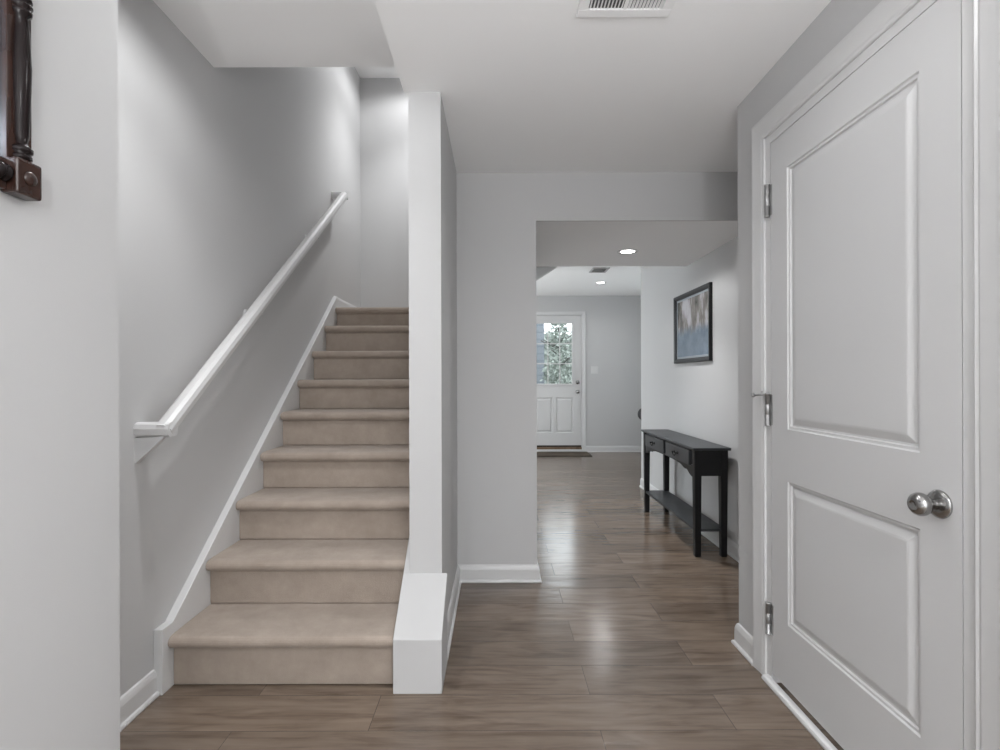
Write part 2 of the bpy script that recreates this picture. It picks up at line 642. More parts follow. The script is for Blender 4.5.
struct('wall_header', box(X_OPEN, X_HALL, Y_CEN, Y_CEN + .012, Z_SOF, Z_FAR + .1), M['wall'])
bm = box(-2.2, 3.7, 4.86, 8.15, Z_FAR, Z_FAR + .1)
bx(bm, X_PR, 3.7, Y_SOF, 4.86, Z_FAR, Z_FAR + .1)
struct('ceiling_far', bm, M['ceiling'])
# sloping triangular panel hung at the left of the far ceiling
bm = prism(bmesh.new(), [(-.12, Z_FAR), (0.70, Z_FAR), (-.12, 1.93)], 'y', 5.85, 5.97)
struct('trim_1', bm, M['wall'])

# ------------------------------------------------------------------ baseboards
BASE = [(0, 0), (.022, 0), (.024, .006), (.021, .014), (.014, .018), (.013, .072), (.010, .084), (.006, .094), (0, .098)]


def baseboard(name, path):
    return struct(name, sweep(bmesh.new(), path, BASE), M['trim'])


baseboard('baseboard_left', [(X_NEAR, Y_BACK), (X_NEAR, Y_NEAR), (X_STAIR, Y_NEAR), (X_STAIR, 1.879)])
baseboard('baseboard_center', [(X_PR, 2.11), (X_PR, Y_CEN), (X_OPEN, Y_CEN), (X_OPEN, Y_SOF), (X_PR, Y_SOF), (X_PR, 4.86)])
baseboard('baseboard_right', [(X_HALL, 5.45), (X_HALL, Y_RIGHT), (X_RIGHT, Y_RIGHT), (X_RIGHT, D1 + .118)])
baseboard('baseboard_far', [(FD1 + .066, Y_FAR)][::-1] + [(3.6, Y_FAR), (3.6, Y_HALL)])
baseboard('baseboard_far_left', [(-2.1, 4.86), (-2.1, Y_FAR), (FD0 - .066, Y_FAR)])

# ------------------------------------------------------------------ staircase
T = 0.249
Y_R1 = 1.942
ZS = [0, .200, .396, .589, .782, .977, 1.160, 1.353, 1.548, 1.715]
SX0, SX1 = -1.237, -0.389
stairs = thing('staircase', 'straight flight of taupe carpeted stairs rising beside the left wall', 'stairs', (-.81, Y_R1, 0))


def step_bm(n):
    y = Y_R1 + (n - 1) * T
    z0, z1 = ZS[n - 1], ZS[n]
    last = n == 9
    yb = 4.757 if last else Y_R1 + n * T + .002
    r = .023
    pts = [(yb, z0 + .001), (y, z0 + .001)]
    if n > 1:
        pts = [(yb, z0 - .02), (y + .004, z0 - .02), (y + .004, z0 + .002), (y, z0 + .006)]
    pts += [(y, z1 - .052), (y - .010, z1 - .050)]
    cy, cz = y - .012, z1 - r - .002
    for k in range(9):
        a = math.radians(250 - k * 20)
        pts.append((cy + r * math.cos(a), cz + r * math.sin(a)))
    pts += [(cy + .03, z1), (yb, z1)]
    bm = bmesh.new()
    prism(bm, pts, 'x', SX0, SX1)
    return bm


for n in range(1, 10):
    o = obj('step', step_bm(n), M['carpet'], stairs)
    md = o.modifiers.new('soft_edge', 'BEVEL')
    md.width = .006
    md.segments = 2
    md.angle_limit = math.radians(50)
SL = 0.776


def rake(y):
    return .240 + SL * (y - 1.94)


def skirt(x0, x1, ys, z_start):
    ye = 3.955
    pts = [(ys, 0), (ys, z_start), ((z_start - .240) / SL + 1.94, z_start), (ye, rake(ye)), (ye, rake(ye) - .30), (ys + .45, 0)]
    return prism(bmesh.new(), pts, 'x', x0, x1)


obj('skirt_board', skirt(X_STAIR + .001, -1.2365, 1.879, .242), M['trim'], stairs, bevel=.002)
# trim wrapped round the foot of the wall between stairs and hall
bm = prism(bmesh.new(), [(1.884, 0), (1.884, .20), (Y_PIL, .365), (Y_PIL, 0)], 'x', -.388, -.207)
ye = 3.955
prism(bm, [(Y_PIL, 0), (Y_PIL, .365), (ye, .365 + .785 * (ye - Y_PIL)), (ye, 1.36), (Y_PIL + .4, 0)], 'x', -.388, X_PL)
struct('trim_2', bm, M['wall'], bevel=.0025)
baseboard('baseboard_landing', [(X_STAIR, 3.955), (X_STAIR, 4.76), (X_PL, 4.76)])
bpy.data.objects['baseboard_landing'].location.z = 1.716

# ------------------------------------------------------------------ handrail
rail = thing('handrail', 'white wooden handrail sloping up the wall beside the stairs', 'handrail', (X_STAIR, 1.77, .97))
RX = -1.175
P0 = Vector((RX, 1.796, .984))
P1 = Vector((RX, 3.93, 2.575))
up = Vector((0, -(P1 - P0).z, (P1 - P0).y)).normalized()
RP = [(-.026, -.016), (-.029, .004), (-.024, .020), (-.010, .027), (.010, .027), (.024, .020), (.029, .004), (.026, -.016), (.018, -.024), (-.018, -.024)]


def profile_run(bm, stations):
    """stations: (centre, side vector, up vector) joined in one closed moulding."""
    rings = [[bm.verts.new(c + s * a + u * b) for a, b in RP] for c, s, u in stations]
    fs = []
    n = len(RP)
    for a, b in zip(rings, rings[1:]):
        for i in range(n):
            fs.append(bm.faces.new((a[i], b[i], b[(i + 1) % n], a[(i + 1) % n])))
    fs += [bm.faces.new(rings[0]), bm.faces.new(list(reversed(rings[-1])))]
    bmesh.ops.recalc_face_normals(bm, faces=fs)
    return bm


ex, ey, ez = Vector((1, 0, 0)), Vector((0, 1, 0)), Vector((0, 0, 1))
bm = profile_run(bmesh.new(), [(P0, ex, up), (P1, ex, up)])
obj('rail', bm, M['trim'], rail)
for nm, p in (('return', P0), ('return', P1)):
    bm = profile_run(bmesh.new(), [(Vector((X_STAIR, p.y + .012, p.z + .004)), ey, ez), (Vector((RX + .026, p.y + .012, p.z + .004)), ey, ez)])
    obj('wall_return', bm, M['trim'], rail)
bm = bmesh.new()
prism(bm, [(X_STAIR, .96), (RX + .010, .965), (X_STAIR + .004, .872), (X_STAIR, .872)], 'y', 1.786, 1.806)
obj('bracket', bm, M['trim'], rail)
for t in (.36, .74):
    p = P0.lerp(P1, t) - up * .02
    bm = bmesh.new()
    lathe(bm, [(.028, 0), (.028, .006), (.014, .010)], (X_STAIR, p.y, p.z - .05), (1, 0, 0), 18)
    tube(bm, (X_STAIR + .004, p.y, p.z - .05), (RX - .01, p.y, p.z - .045), .006, 10)
    tube(bm, (RX - .012, p.y, p.z - .05), (RX - .005, p.y, p.z - .002), .006, 10)
    obj('bracket', bm, M['trim'], rail)


# ------------------------------------------------------------------ closet door on the right
XF = 1.046     # door face
door = bpy.data.objects.new('door_1', None)
door.location = (XF, D1, 0)
door['kind'] = 'structure'
C.objects.link(door)


def panelled_slab(bm, u0, u1, z0, z1, panels, mk, depth=.011, thick=.035):
    """Slab with recessed, bevelled panels; mk(u, z, d) turns face coordinates (d into the slab) into a point."""
    us = sorted({u0, u1} | {p[0] for p in panels} | {p[1] for p in panels})
    zs = sorted({z0, z1} | {p[2] for p in panels} | {p[3] for p in panels})
    fs = []

    def quad(a, b, c, d):
        fs.append(bm.faces.new([bm.verts.new(mk(*p)) for p in (a, b, c, d)]))
    for i in range(len(us) - 1):
        for j in range(len(zs) - 1):
            cu, cz = (us[i] + us[i + 1]) / 2, (zs[j] + zs[j + 1]) / 2
            if any(p[0] < cu < p[1] and p[2] < cz < p[3] for p in panels):
                continue
            quad((us[i], zs[j], 0), (us[i + 1], zs[j], 0), (us[i + 1], zs[j + 1], 0), (us[i], zs[j + 1], 0))
    for a, b, c, d in panels:
        rings = [(0, 0), (.004, .0045), (.011, .005), (.014, depth), (.020, depth), (.040, .0035), (.046, .0025)]
        for (o0, d0), (o1, d1) in zip(rings, rings[1:]):
            q0 = [(a + o0, c + o0, d0), (b - o0, c + o0, d0), (b - o0, d - o0, d0), (a + o0, d - o0, d0)]
            q1 = [(a + o1, c + o1, d1), (b - o1, c + o1, d1), (b - o1, d - o1, d1), (a + o1, d - o1, d1)]
            for k in range(4):
                quad(q0[k], q0[(k + 1) % 4], q1[(k + 1) % 4], q1[k])
        o, dd = rings[-1]
        quad((a + o, c + o, dd), (b - o, c + o, dd), (b - o, d - o, dd), (a + o, d - o, dd))
    quad((u0, z0, thick), (u1, z0, thick), (u1, z1, thick), (u0, z1, thick))
    quad((u0, z0, 0), (u0, z1, 0), (u0, z1, thick), (u0, z0, thick))
    quad((u1, z0, 0), (u1, z1, 0), (u1, z1, thick), (u1, z0, thick))
    quad((u0, z0, 0), (u1, z0, 0), (u1, z0, thick), (u0, z0, thick))
    quad((u0, z1, 0), (u1, z1, 0), (u1, z1, thick), (u0, z1, thick))
    bmesh.ops.remove_doubles(bm, verts=bm.verts, dist=1e-5)
    bmesh.ops.recalc_face_normals(bm, faces=bm.faces)
    return bm


bm = panelled_slab(bmesh.new(), D0, D1, DZ0, DZ1, [(1.262, 1.838, .272, .790), (1.262, 1.838, .978, 1.925)], lambda u, z, d: (XF + d, u, z))
obj('door_slab', bm, M['door'], door)
for i, (z0, z1) in enumerate(((.186, .298), (.985, 1.100), (1.785, 1.900))):
    bm = bmesh.new()
    y = D1 + .012
    x = XF - .008
    h = z1 - z0
    lathe(bm, [(.004, -.006), (.0105, -.004), (.0105, 0), (.0090, .001), (.0090, h * .33), (.0085, h * .335), (.0090, h * .34), (.0090, h * .66), (.0085, h * .665),
               (.0090, h * .67), (.0090, h), (.0105, h + .001), (.0105, h + .005), (.004, h + .007)], (x, y, z0), (0, 0, 1), 18)
    bx(bm, XF - .001, XF + .003, D1 - .010, D1 + .034, z0, z1)
    hg = obj('hinge', bm, M['hinge'], door)
    if i == 1:
        bm = bmesh.new()
        tube(bm, (x, y, z1 + .003), (x - .030, y + .052, z1 - .004), .0042, 12)
        lathe(bm, [(.007, 0), (.008, .004), (.008, .009), (.004, .012)], (x - .027, y + .047, z1 - .0035), (-.5, .86, -.1), 14)
        tube(bm, (x - .012, y + .02, z1), (x - .012, y + .02, z1 + .014), .003, 10)
        obj('door_stop', bm, M['hinge'], hg)
KY, KZ = 1.204, .866
bm = bmesh.new()
lathe(bm, [(.001, .0), (.033, .0), (.034, .003), (.032, .007), (.025, .010), (.020, .012), (.001, .0125)], (XF, KY, KZ), (-1, 0, 0), 36)
rose = obj('knob_rose', bm, M['nickel'], door)
bm = bmesh.new()
lathe(bm, [(.013, .011), (.0115, .018), (.012, .024), (.017, .030), (.0235, .036), (.0272, .044), (.0275, .051), (.0245, .059), (.0185, .0645), (.012, .067), (.009, .0665), (.0075, .065), (.001, .065)],
      (XF, KY, KZ), (-1, 0, 0), 36)
obj('knob', bm, M['nickel'], door)

# jamb and casing, one frame each
CP = [(0, 0), (0, -.010), (.004, -.012), (.012, -.0105), (.018, -.013), (.040, -.015), (.058, -.017), (.070, -.019), (.078, -.019), (.080, -.016), (.080, 0)]


def casing(inner0, inner1, ztop, mk, prof=CP, zbot=0.0):
    """Mitred three-sided casing; mk(u, z, d): u across, d outwards from the wall (negative towards the room)."""
    bm = bmesh.new()
    rings = []
    for st in range(4):
        ring = []
        for o, d in prof:
            u = inner0 - o if st < 2 else inner1 + o
            z = zbot if st in (0, 3) else ztop + o
            ring.append(bm.verts.new(mk(u, z, d)))
        rings.append(ring)
    n = len(prof)
    for a, b in zip(rings, rings[1:]):
        for i in range(n):
            bm.faces.new((a[i], b[i], b[(i + 1) % n], a[(i + 1) % n]))
    bm.faces.new(rings[0])
    bm.faces.new(list(reversed(rings[-1])))
    bmesh.ops.recalc_face_normals(bm, faces=bm.faces)
    return bm


struct('trim_3', casing(D0 - .036, D1 + .038, DZ1 + .036, lambda u, z, d: (X_RIGHT + d, u, z)), M['trim'])
bm = bmesh.new()
bx(bm, XF, X_RIGHT + .12, D0 - .046, D0 - .003, 0, DZ1 + .046)
bx(bm, XF, X_RIGHT + .12, D1 + .003, D1 + .046, 0, DZ1 + .046)
bx(bm, XF, X_RIGHT + .12, D0 - .003, D1 + .003, DZ1 + .003, DZ1 + .046)
bx(bm, XF + .037, X_RIGHT + .12, D0 - .003, D0 + .012, 0, DZ1)
bx(bm, XF + .037, X_RIGHT + .12, D1 - .012, D1 + .003, 0, DZ1)
struct('trim_4', bm, M['trim'])
# white threshold strip along the foot of the door
bm = sweep(bmesh.new(), [(XF, D1 + .03), (XF, D0 - .01)], [(0, 0), (.024, 0), (.026, .006), (.022, .015), (.012, .019), (0, .019)])
struct('trim_5', bm, M['trim'])

# ------------------------------------------------------------------ outside door
fd = bpy.data.objects.new('door_2', None)
fd.location = (FD1, Y_FAR + .03, 0)
fd['kind'] = 'structure'
C.objects.link(fd)
YD = Y_FAR + .025
LX0, LX1, LZ0, LZ1 = .585, 1.208, 1.045, 2.050
bm = panelled_slab(bmesh.new(), FD0, FD1, FDZ0 + .02, FDZ1, [(.60, .875, .30, .86), (.925, 1.20, .30, .86)], lambda u, z, d: (u, YD + d, z), depth=.016, thick=.045)
# cut the glazed opening: rebuild the upper part as four boxes round it
bmesh.ops.bisect_plane(bm, geom=bm.verts[:] + bm.edges[:] + bm.faces[:], plane_co=(0, 0, LZ0), plane_no=(0, 0, 1), clear_outer=True)
bx(bm, FD0, LX0 + .02, YD, YD + .045, LZ0, FDZ1)
bx(bm, LX1 - .02, FD1, YD, YD + .045, LZ0, FDZ1)
bx(bm, LX0 + .02, LX1 - .02, YD, YD + .045, LZ1 - .02, FDZ1)
bx(bm, LX0 + .02, LX1 - .02, YD, YD + .045, LZ0, LZ0 + .02)
obj('door_slab', bm, M['trim'], fd)
bm = bmesh.new()
fw = .030
for a in ((LX0, LX0 + fw, LZ0, LZ1), (LX1 - fw, LX1, LZ0, LZ1), (LX0 + fw, LX1 - fw, LZ1 - fw, LZ1), (LX0 + fw, LX1 - fw, LZ0, LZ0 + fw)):
    bx(bm, a[0], a[1], YD - .014, YD + .02, a[2], a[3], .005)
lite = obj('glazing_frame', bm, M['trim'], fd)
gx0, gx1, gz0, gz1 = LX0 + fw, LX1 - fw, LZ0 + fw, LZ1 - fw
bm = bmesh.new()
for k in (1, 2):
    x = gx0 + (gx1 - gx0) * k / 3
    bx(bm, x - .007, x + .007, YD + .008, YD + .018, gz0, gz1)
    z = gz0 + (gz1 - gz0) * k / 3
    bx(bm, gx0, gx1, YD + .0081, YD + .0179, z - .007, z + .007)
obj('glazing_bars', bm, M['trim'], lite)
obj('pane', box(gx0 - .005, gx1 + .005, YD + .021, YD + .025, gz0 - .005, gz1 + .005), M['glass'], lite)
for nm, z, r in (('deadbolt', 1.095, .030), ('knob', .945, .026)):
    bm = bmesh.new()
    x = FD1 - .058
    lathe(bm, [(.001, 0), (.031, 0), (.031, .006), (.022, .010), (.012, .014)], (x, YD, z), (0, -1, 0), 22)
    if nm == 'knob':
        lathe(bm, [(.011, .012), (.011, .025), (.022, .033), (.027, .045), (.024, .056), (.012, .062), (.001, .063)], (x, YD, z), (0, -1, 0), 22)
    else:
        bx(bm, x - .006, x + .006, YD - .030, YD - .010, z - .018, z + .018, .003)
    obj(nm, bm, M['nickel'], fd)
bm = bmesh.new()
bx(bm, FD0, FD1, Y_FAR - .005, Y_FAR + .15, .045, FDZ0 + .004)
obj('sill', bm, M['sill'], fd)
obj('weatherstrip', box(FD0 + .002, FD1 - .002, YD - .006, YD + .02, FDZ0 + .004, FDZ0 + .030), M['weather'], fd)
bm = box(FD0 - .02, FD1 + .02, Y_FAR - .012, Y_FAR + .15, 0, .045, .003)
struct('trim_6', bm, M['trim'])
CP2 = [(0, 0), (0, -.012), (.01, -.015), (.045, -.018), (.052, -.016), (.052, 0)]
struct('trim_7', casing(FD0 - .012, FD1 + .012, FDZ1 + .012, lambda u, z, d: (u, Y_FAR + d, z), CP2), M['trim'])
bm = bmesh.new()
bx(bm, FD0 - .02, FD0 - .003, Y_FAR, 8.15, .045, FDZ1 + .02)
bx(bm, FD1 + .003, FD1 + .02, Y_FAR, 8.15, .045, FDZ1 + .02)
bx(bm, FD0 - .003, FD1 + .003, Y_FAR, 8.15, FDZ1 + .003, FDZ1 + .02)
struct('trim_8', bm, M['trim'])

# ------------------------------------------------------------------ unseen side windows added to let fill light into the far room
def fill_window(name, x, y0, y1, z0, z1, panes):
    w = bpy.data.objects.new(name, None)
    w.location = (x, (y0 + y1) / 2, z0)
    w['kind'] = 'structure'
    C.objects.link(w)
    bm = bmesh.new()
    for a in ((y0, y0 + .05, z0, z1), (y1 - .05, y1, z0, z1), (y0 + .05, y1 - .05, z0, z0 + .05), (y0 + .05, y1 - .05, z1 - .05, z1)):
        bx(bm, x - .03, x + .03, *a)
    for k in range(1, panes):
        y = y0 + (y1 - y0) * k / panes
        bx(bm, x - .025, x + .025, y - .025, y + .025, z0 + .05, z1 - .05)
    obj('window_frame', bm, M['trim'], w)
    obj('pane', box(x - .002, x + .002, y0 + .04, y1 - .04, z0 + .04, z1 - .04), M['glass'], w)


fill_window('extra_window_1', -2.15, 5.5, 7.5, .3, 2.2, 2)
fill_window('extra_window_2', 3.65, 5.7, 7.5, .5, 2.15, 2)

# ------------------------------------------------------------------ doormat
bm = box(.36, 1.40, 7.56, 7.975, 0, .014, .005)
mat_o = thing('doormat', 'thin dark brown doormat in front of the far glazed door', 'mat', (.88, 7.77, 0))
obj('pile', bm, M['doormat'], mat_o)
bm = bmesh.new()
for a in ((.35, 1.41, 7.55, 7.575), (.35, 1.41, 7.96, 7.985), (.35, .375, 7.575, 7.96), (1.385, 1.41, 7.575, 7.96)):
    bx(bm, a[0], a[1], a[2], a[3], 0, .010, .003)
obj('border', bm, M['weather'], mat_o)

# ------------------------------------------------------------------ switch plate
sw = thing('light_switch', 'small white double switch plate on the wall right of the far door', 'switch', (1.53, Y_FAR, 1.29))
obj('plate', box(1.472, 1.588, Y_FAR - .007, Y_FAR, 1.232, 1.348, .003), M['plate'], sw)
for x in (1.507, 1.553):
    obj('rocker', box(x - .016, x + .016, Y_FAR - .011, Y_FAR - .006, 1.257, 1.323, .002), M['plate'], sw)


# ------------------------------------------------------------------ recessed ceiling lights
def can_light(x, y, z, r, label, kind=None):
    t = thing('recessed_light', label, 'ceiling light', (x, y, z), 'recessed ceiling lights')
    bm = bmesh.new()
    lathe(bm, [(r, .002), (r + .002, -.004), (r + .022, -.005), (r + .026, -.001), (r + .026, .002)], (x, y, z), (0, 0, 1), 40)
    bmesh.ops.delete(bm, geom=[f for f in bm.faces if len(f.verts) > 4], context='FACES')
    obj('trim_ring', bm, M['trim'], t)
    bm = bmesh.new()
    lathe(bm, [(r, .0), (r, -.0015), (r * .9, -.003), (.001, -.0035)], (x, y, z), (0, 0, 1), 40)
    obj('lens', bm, M['lens'], t)


can_light(.935, 3.64, Z_SOF, .050, 'lit round recessed light in the low hall ceiling near the framed picture')
can_light(1.405, 6.89, Z_FAR, .050, 'lit round recessed light in the far ceiling in front of the glazed door')

# ------------------------------------------------------------------ vents
vent = thing('ceiling_vent', 'white louvred air register in the foyer ceiling at the top of the view', 'vent', (.410, 1.56, Z_MAIN))
vx0, vx1, vy0, vy1 = .260, .560, 1.462, 1.657
bm = bmesh.new()
z0, z1 = Z_MAIN - .009, Z_MAIN
for a in ((vx0, vx1, vy0, vy0 + .036), (vx0, vx1, vy1 - .036, vy1), (vx0, vx0 + .034, vy0 + .036, vy1 - .036), (vx1 - .034, vx1, vy0 + .036, vy1 - .036), (.404, .416, vy0 + .036, vy1 - .036)):
    bx(bm, *a, z0, z1, .003)
obj('frame', bm, M['vent_white'], vent)
obj('backing', box(vx0 + .02, vx1 - .02, vy0 + .02, vy1 - .02, Z_MAIN - .0025, Z_MAIN - .0005), M['vent_dark'], vent)
for xa, xb, tilt in ((vx0 + .034, .404, .55), (.416, vx1 - .034, -.55)):
    bm = bmesh.new()
    n = 10
    for i in range(n):
        x = xa + (xb - xa) * (i + .5) / n
        prism(bm, [(x - .001 - .004 * tilt, z0 + .0005), (x + .001 - .004 * tilt, z0 + .0005), (x + .001 + .005 * tilt, z1 - .002), (x - .001 + .005 * tilt, z1 - .002)], 'y', vy0 + .034, vy1 - .034)
    obj('louvres', bm, M['vent_white'], vent)
v2 = thing('ceiling_vent', 'small grey ceiling grille between the two lit recessed lights', 'vent', (1.22, 6.07, Z_FAR))
bm = bmesh.new()
for a in ((1.12, 1.32, 5.94, 5.965), (1.12, 1.32, 6.175, 6.20), (1.12, 1.145, 5.965, 6.175), (1.295, 1.32, 5.965, 6.175)):
    bx(bm, *a, Z_FAR - .010, Z_FAR, .002)
obj('frame', bm, M['vent_grey'], v2)
bm = bmesh.new()
for i in range(9):
    y = 5.98 + i * .0225
    prism(bm, [(y, Z_FAR - .009), (y + .003, Z_FAR - .009), (y + .014, Z_FAR - .001), (y + .011, Z_FAR - .001)], 'x', 1.143, 1.297)
obj('louvres', bm, M['vent_grey'], v2)

# ------------------------------------------------------------------ console table
TX0, TX1, TY0, TY1, TZ = 1.272, 1.500, 3.295, 4.475, .712
tab = thing('console_table', 'narrow black two-drawer console table against the hall wall', 'table', ((TX0 + TX1) / 2, (TY0 + TY1) / 2, 0))
obj('table_top', box(TX0 - .008, TX1 + .008, TY0 - .012, TY1 + .012, TZ - .018, TZ, .006, 3), M['blacktop'], tab)
LG = .048
for x in (TX0 + .006, TX1 - LG - .004):
    for y in (TY0 + .008, TY1 - LG - .008):
        bm = bmesh.new()
        bx(bm, x, x + LG, y, y + LG, 0, TZ - .018)
        for v in bm.verts:
            if v.co.z < .01:
                v.co.x = x + LG / 2 + (v.co.x - x - LG / 2) * .78
                v.co.y = y + LG / 2 + (v.co.y - y - LG / 2) * .78
        bmesh.ops.bevel(bm, geom=bm.edges[:], offset=.003, segments=2, affect='EDGES')
        obj('leg', bm, M['black'], tab)
AX = TX0 + .012           # apron face
AY0, AY1 = TY0 + .008 + LG, TY1 - .008 - LG
AZ1 = TZ - .018
AB = AZ1 - .182           # foot of the scalloped apron at the legs
# scalloped front rail below the drawers
ym = (AY0 + AY1) / 2
half = (AY1 - AY0) / 2
pts = [(AY0, AZ1 - .112), (AY1, AZ1 - .112)]
scal = [(1.0, 0), (.94, .004), (.88, .014), (.82, .032), (.78, .036), (.74, .032), (.70, .036), (.60, .050), (.45, .057), (.25, .060), (0, .061)]
low = [(ym + half * s, AB + z) for s, z in scal] + [(ym - half * s, AB + z) for s, z in reversed(scal[:-1])]
bm = prism(bmesh.new(), pts + low, 'x', AX, AX + .018)
bx(bm, AX, AX + .018, AY0, AY1, AZ1 - .008, AZ1)
obj('front_apron', bm, M['black'], tab)
for y in (TY0 + .014, TY1 - .032):
    obj('side_apron', box(TX0 + .05, TX1 - .05, y, y + .018, AZ1 - .168, AZ1, .002), M['black'], tab)
obj('back_apron', box(TX1 - .024, TX1 - .008, AY0, AY1, AZ1 - .168, AZ1), M['black'], tab)
for a, b in ((AY0 + .040, ym - .026), (ym + .026, AY1 - .030)):
    bm = box(AX - .012, AX + .010, a, b, AZ1 - .110, AZ1 - .010, .004)
    bx(bm, AX + .010, TX1 - .030, a + .004, b - .004, AZ1 - .104, AZ1 - .016)
    dr = obj('drawer', bm, M['blacktop'], tab)
    c = (a + b) / 2
    z = AZ1 - .058
    bm = bmesh.new()
    for s in (-.028, .028):
        lathe(bm, [(.009, 0), (.009, .003), (.005, .006), (.005, .016), (.007, .020), (.001, .022)], (AX - .012, c + s, z), (-1, 0, 0), 14)
    for i in range(8):
        a0, a1 = PI * i / 8, PI * (i + 1) / 8
        tube(bm, (AX - .028, c + .028 * math.cos(a0), z - .022 * math.sin(a0)), (AX - .028, c + .028 * math.cos(a1), z - .022 * math.sin(a1)), .0035, 8)
    obj('pull', bm, M['pull_black'], dr)
obj('shelf', box(TX0 + .016, TX1 - .014, TY0 + .016, TY1 - .016, .165, .182, .003), M['blacktop'], tab)

# ------------------------------------------------------------------ framed picture
PY0, PY1, PZ0, PZ1 = 3.640, 4.375, 1.285, 1.848
pic = thing('framed_picture', 'dark framed print of blue water under bare trees above the console table', 'picture', (X_HALL, (PY0 + PY1) / 2, (PZ0 + PZ1) / 2))
bm = bmesh.new()
FPf = [(0, 0), (0, -.022), (.006, -.026), (.020, -.022), (.034, -.014), (.036, -.008), (.036, 0)]
rings = []
for k in range(4):
    su, sz = ((0, 0), (1, 0), (1, 1), (0, 1))[k]
    rings.append([bm.verts.new((X_HALL + d, (PY1 - o) if su else (PY0 + o), (PZ1 - o) if sz else (PZ0 + o))) for o, d in FPf])
for k in range(4):
    a, b = rings[k], rings[(k + 1) % 4]
    for i in range(len(FPf)):
        bm.faces.new((a[i], b[i], b[(i + 1) % len(FPf)], a[(i + 1) % len(FPf)]))
bmesh.ops.recalc_face_normals(bm, faces=bm.faces)
obj('frame', bm, M['frame'], pic)
bm = bmesh.new()
o1, o2 = .034, .052
for a in ((PY0 + o1, PY1 - o1, PZ0 + o1, PZ0 + o2), (PY0 + o1, PY1 - o1, PZ1 - o2, PZ1 - o1), (PY0 + o1, PY0 + o2, PZ0 + o2, PZ1 - o2), (PY1 - o2, PY1 - o1, PZ0 + o2, PZ1 - o2)):
    bx(bm, X_HALL - .008, X_HALL - .004, *a)
obj('mount', bm, M['mat_board'], pic)
obj('print', box(X_HALL - .006, X_HALL - .002, PY0 + o2 - .004, PY1 - o2 + .004, PZ0 + o2 - .004, PZ1 - o2 + .004), M['print'], pic)

# ------------------------------------------------------------------ wall mirror at the left edge
MY0, MY1, MZ0, MZ1 = .43, 1.0, 1.515, 2.245
BK = .054
mir = thing('wall_mirror', 'mirror in a dark turned wood frame cut off by the left edge of the view', 'mirror', (X_NEAR, (MY0 + MY1) / 2, MZ0))
XB = X_NEAR + .017
bm = bmesh.new()
for a in ((MY0 + .003, MY0 + BK, MZ0 + .004, MZ1 - .004), (MY1 - BK, MY1 - .003, MZ0 + .004, MZ1 - .004), (MY0 + BK, MY1 - BK, MZ0 + .004, MZ0 + .062), (MY0 + BK, MY1 - BK, MZ1 - .062, MZ1 - .004)):
    bx(bm, X_NEAR, XB, *a, .0015)
obj('backing_board', bm, M['mahogany'], mir)
obj('mirror_glass', box(X_NEAR + .003, X_NEAR + .009, MY0 + BK, MY1 - BK, MZ0 + .062, MZ1 - .062), M['mirror'], mir)
for y in (MY0, MY1 - BK):
    for z in (MZ0, MZ1 - .068):
        bm = box(X_NEAR + .002, X_NEAR + .036, y, y + BK, z, z + .068, .006, 3)
        b = obj('corner_block', bm, M['mahogany'], mir)
        bm = bmesh.new()
        lathe(bm, [(.014, 0), (.0135, .002), (.010, .0045), (.005, .006), (.001, .0065)], (X_NEAR + .036, y + BK / 2, z + .034), (1, 0, 0), 24)
        obj('rosette', bm, M['mahogany'], b)


def turning(L):
    h = L / 2
    half = [(.010, 0), (.017, .004), (.017, .010), (.012, .013), (.018, .017), (.0185, .024), (.013, .029), (.010, .034), (.0125, .050), (.0155, h * .45), (.0165, h * .6), (.0135, h * .85), (.0105, h - .022),
            (.017, h - .016), (.018, h - .010), (.013, h - .006), (.0185, h - .001)]
    return half + [(r, L - t) for r, t in reversed(half)]


for y in (MY0 + .028, MY1 - .026):
    bm = lathe(bmesh.new(), turning(MZ1 - MZ0 - .136), (XB, y, MZ0 + .068), (0, 0, 1), 26)
    obj('spindle', bm, M['ebony'], mir)
for z in (MZ0 + .034, MZ1 - .034):
    bm = lathe(bmesh.new(), turning(MY1 - MY0 - 2 * BK), (XB, MY0 + BK, z), (0, 1, 0), 26)
    obj('spindle', bm, M['ebony'], mir)

# ------------------------------------------------------------------ armchair beyond the hall corner
ac = thing('armchair', 'dark armchair with rolled arms mostly hidden behind the hall wall corner', 'chair', (2.26, 6.25, 0))
obj('seat_base', box(1.96, 2.56, 5.93, 6.62, .13, .30, .02), M['leather'], ac)
obj('seat_cushion', box(1.965, 2.555, 5.89, 6.48, .30, .45, .05, 4), M['leather'], ac, smooth=True)
bm = bmesh.new()
prism(bm, [(6.46, .28), (6.58, .28), (6.66, .84), (6.62, .88), (6.55, .87), (6.44, .46)], 'x', 2.0, 2.52)
bmesh.ops.bevel(bm, geom=bm.edges[:], offset=.02, segments=3, affect='EDGES')
obj('backrest', bm, M['leather'], ac)
for x, s in ((1.90, 1), (2.62, -1)):
    bm = bmesh.new()
    bx(bm, x - .025, x + .06, 5.92, 6.58, .13, .64, .015)
    lathe(bm, [(.001, -.004), (.06, -.002), (.082, .010), (.085, .025), (.085, .68), (.06, .695), (.001, .695)], (x, 5.91, .695), (0, 1, 0), 28)
    obj('arm', bm, M['leather'], ac)
for x in (1.93, 2.60):
    for y in (5.96, 6.54):
        obj('leg', lathe(bmesh.new(), [(.016, 0), (.018, .01), (.026, .13)], (x, y, 0), (0, 0, 1), 14), M['black'], ac)

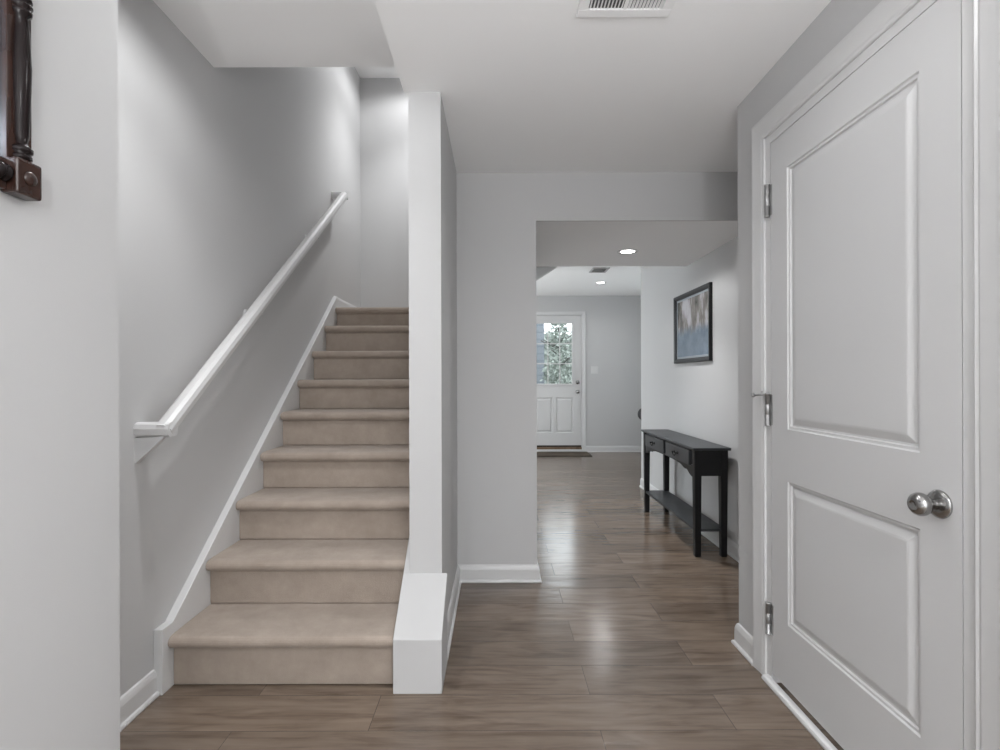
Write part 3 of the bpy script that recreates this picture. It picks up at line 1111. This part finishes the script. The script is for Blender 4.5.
# ------------------------------------------------------------------ outdoors, seen through the far door
struct('ground', box(-8, 14, 8.15, 40, -.25, -.15), M['grass'])
hs = thing('neighbour_house', 'blue grey sided house seen through the left of the far door glass', 'house', (-1.4, 15, -.15))
obj('wall', box(-5.0, 1.30, 14.0, 18.0, -.15, 4.4), M['siding'], hs)
bm = prism(bmesh.new(), [(13.7, 4.35), (18.3, 4.35), (16.0, 6.4)], 'x', -5.2, 1.45)
obj('roof', bm, M['roof'], hs)


def tree(x, y, h, spread, leafm, seed, label, nleaf=900, low=.25):
    rnd = random.Random(seed)
    t = thing('tree', label, 'tree', (x, y, -.15), 'trees outside the far door')
    bm = bmesh.new()
    lathe(bm, [(h * .016, 0), (h * .011, h * .1), (h * .008, h * .5), (h * .004, h * .95)], (x, y, -.15), (0, 0, 1), 10)
    for i in range(12):
        a = rnd.uniform(0, 2 * PI)
        z = h * rnd.uniform(low, .85)
        L = spread * rnd.uniform(.5, .95)
        tube(bm, (x, y, z), (x + L * math.cos(a), y + L * math.sin(a), z + L * .5), h * .005, 6)
    obj('trunk', bm, M['bark'], t)
    bm = bmesh.new()
    for i in range(nleaf):
        a = rnd.uniform(0, 2 * PI)
        q = rnd.random()
        z = h * (low + (1 - low) * q)
        R = spread * math.sqrt(rnd.random()) * (1.05 - .7 * q)
        c = Vector((x + R * math.cos(a), y + R * math.sin(a), z))
        s = rnd.uniform(.03, .065)
        d1 = Vector((rnd.uniform(-1, 1), rnd.uniform(-1, 1), rnd.uniform(-1, 1))).normalized() * s
        d2 = d1.cross(Vector((rnd.uniform(-1, 1), rnd.uniform(-1, 1), rnd.uniform(-1, 1)))).normalized() * s * .6
        bm.faces.new([bm.verts.new(c + p) for p in (d1, d2, -d1, -d2)])
    obj('foliage', bm, leafm, t)


tree(1.50, 12.2, 2.7, .50, M['leaf'], 3, 'pale leafy young tree in the middle of the far door glass', 1000)
tree(2.75, 14.2, 3.0, .60, M['leaf'], 5, 'thin pale young tree at the right of the far door glass', 1500)
tree(2.10, 11.1, 1.5, .40, M['leaf_dark'], 8, 'low dark shrub at the bottom right of the far door glass', 900, .05)
rnd = random.Random(11)
hedge = thing('hedge', 'long pale hedge added far behind the trees outside the door glass', 'hedge', (3.5, 22.0, -.15))
bm = bmesh.new()  # hedge added to cover the bright sky behind the door glass
bx(bm, 1.0, 8.0, 21.7, 22.9, -.15, 2.9)
bmesh.ops.subdivide_edges(bm, edges=bm.edges[:], cuts=18, use_grid_fill=True)
for v in bm.verts:
    v.co += Vector((rnd.uniform(-.1, .1), rnd.uniform(-.18, .18), rnd.uniform(-.12, .16) if v.co.z > .2 else 0))
obj('core', bm, M['leaf_pale'], hedge)
bm = bmesh.new()
for i in range(5000):
    c = Vector((rnd.uniform(.9, 8.1), rnd.uniform(21.4, 21.75), rnd.uniform(-.1, 3.2)))
    d1 = Vector((rnd.uniform(-1, 1), rnd.uniform(-.5, .5), rnd.uniform(-1, 1))).normalized() * rnd.uniform(.05, .11)
    d2 = d1.cross(Vector((rnd.uniform(-.4, .4), 1, rnd.uniform(-.4, .4)))).normalized() * .05
    bm.faces.new([bm.verts.new(c + p) for p in (d1, d2, -d1, -d2)])
obj('foliage', bm, M['leaf_pale'], hedge)
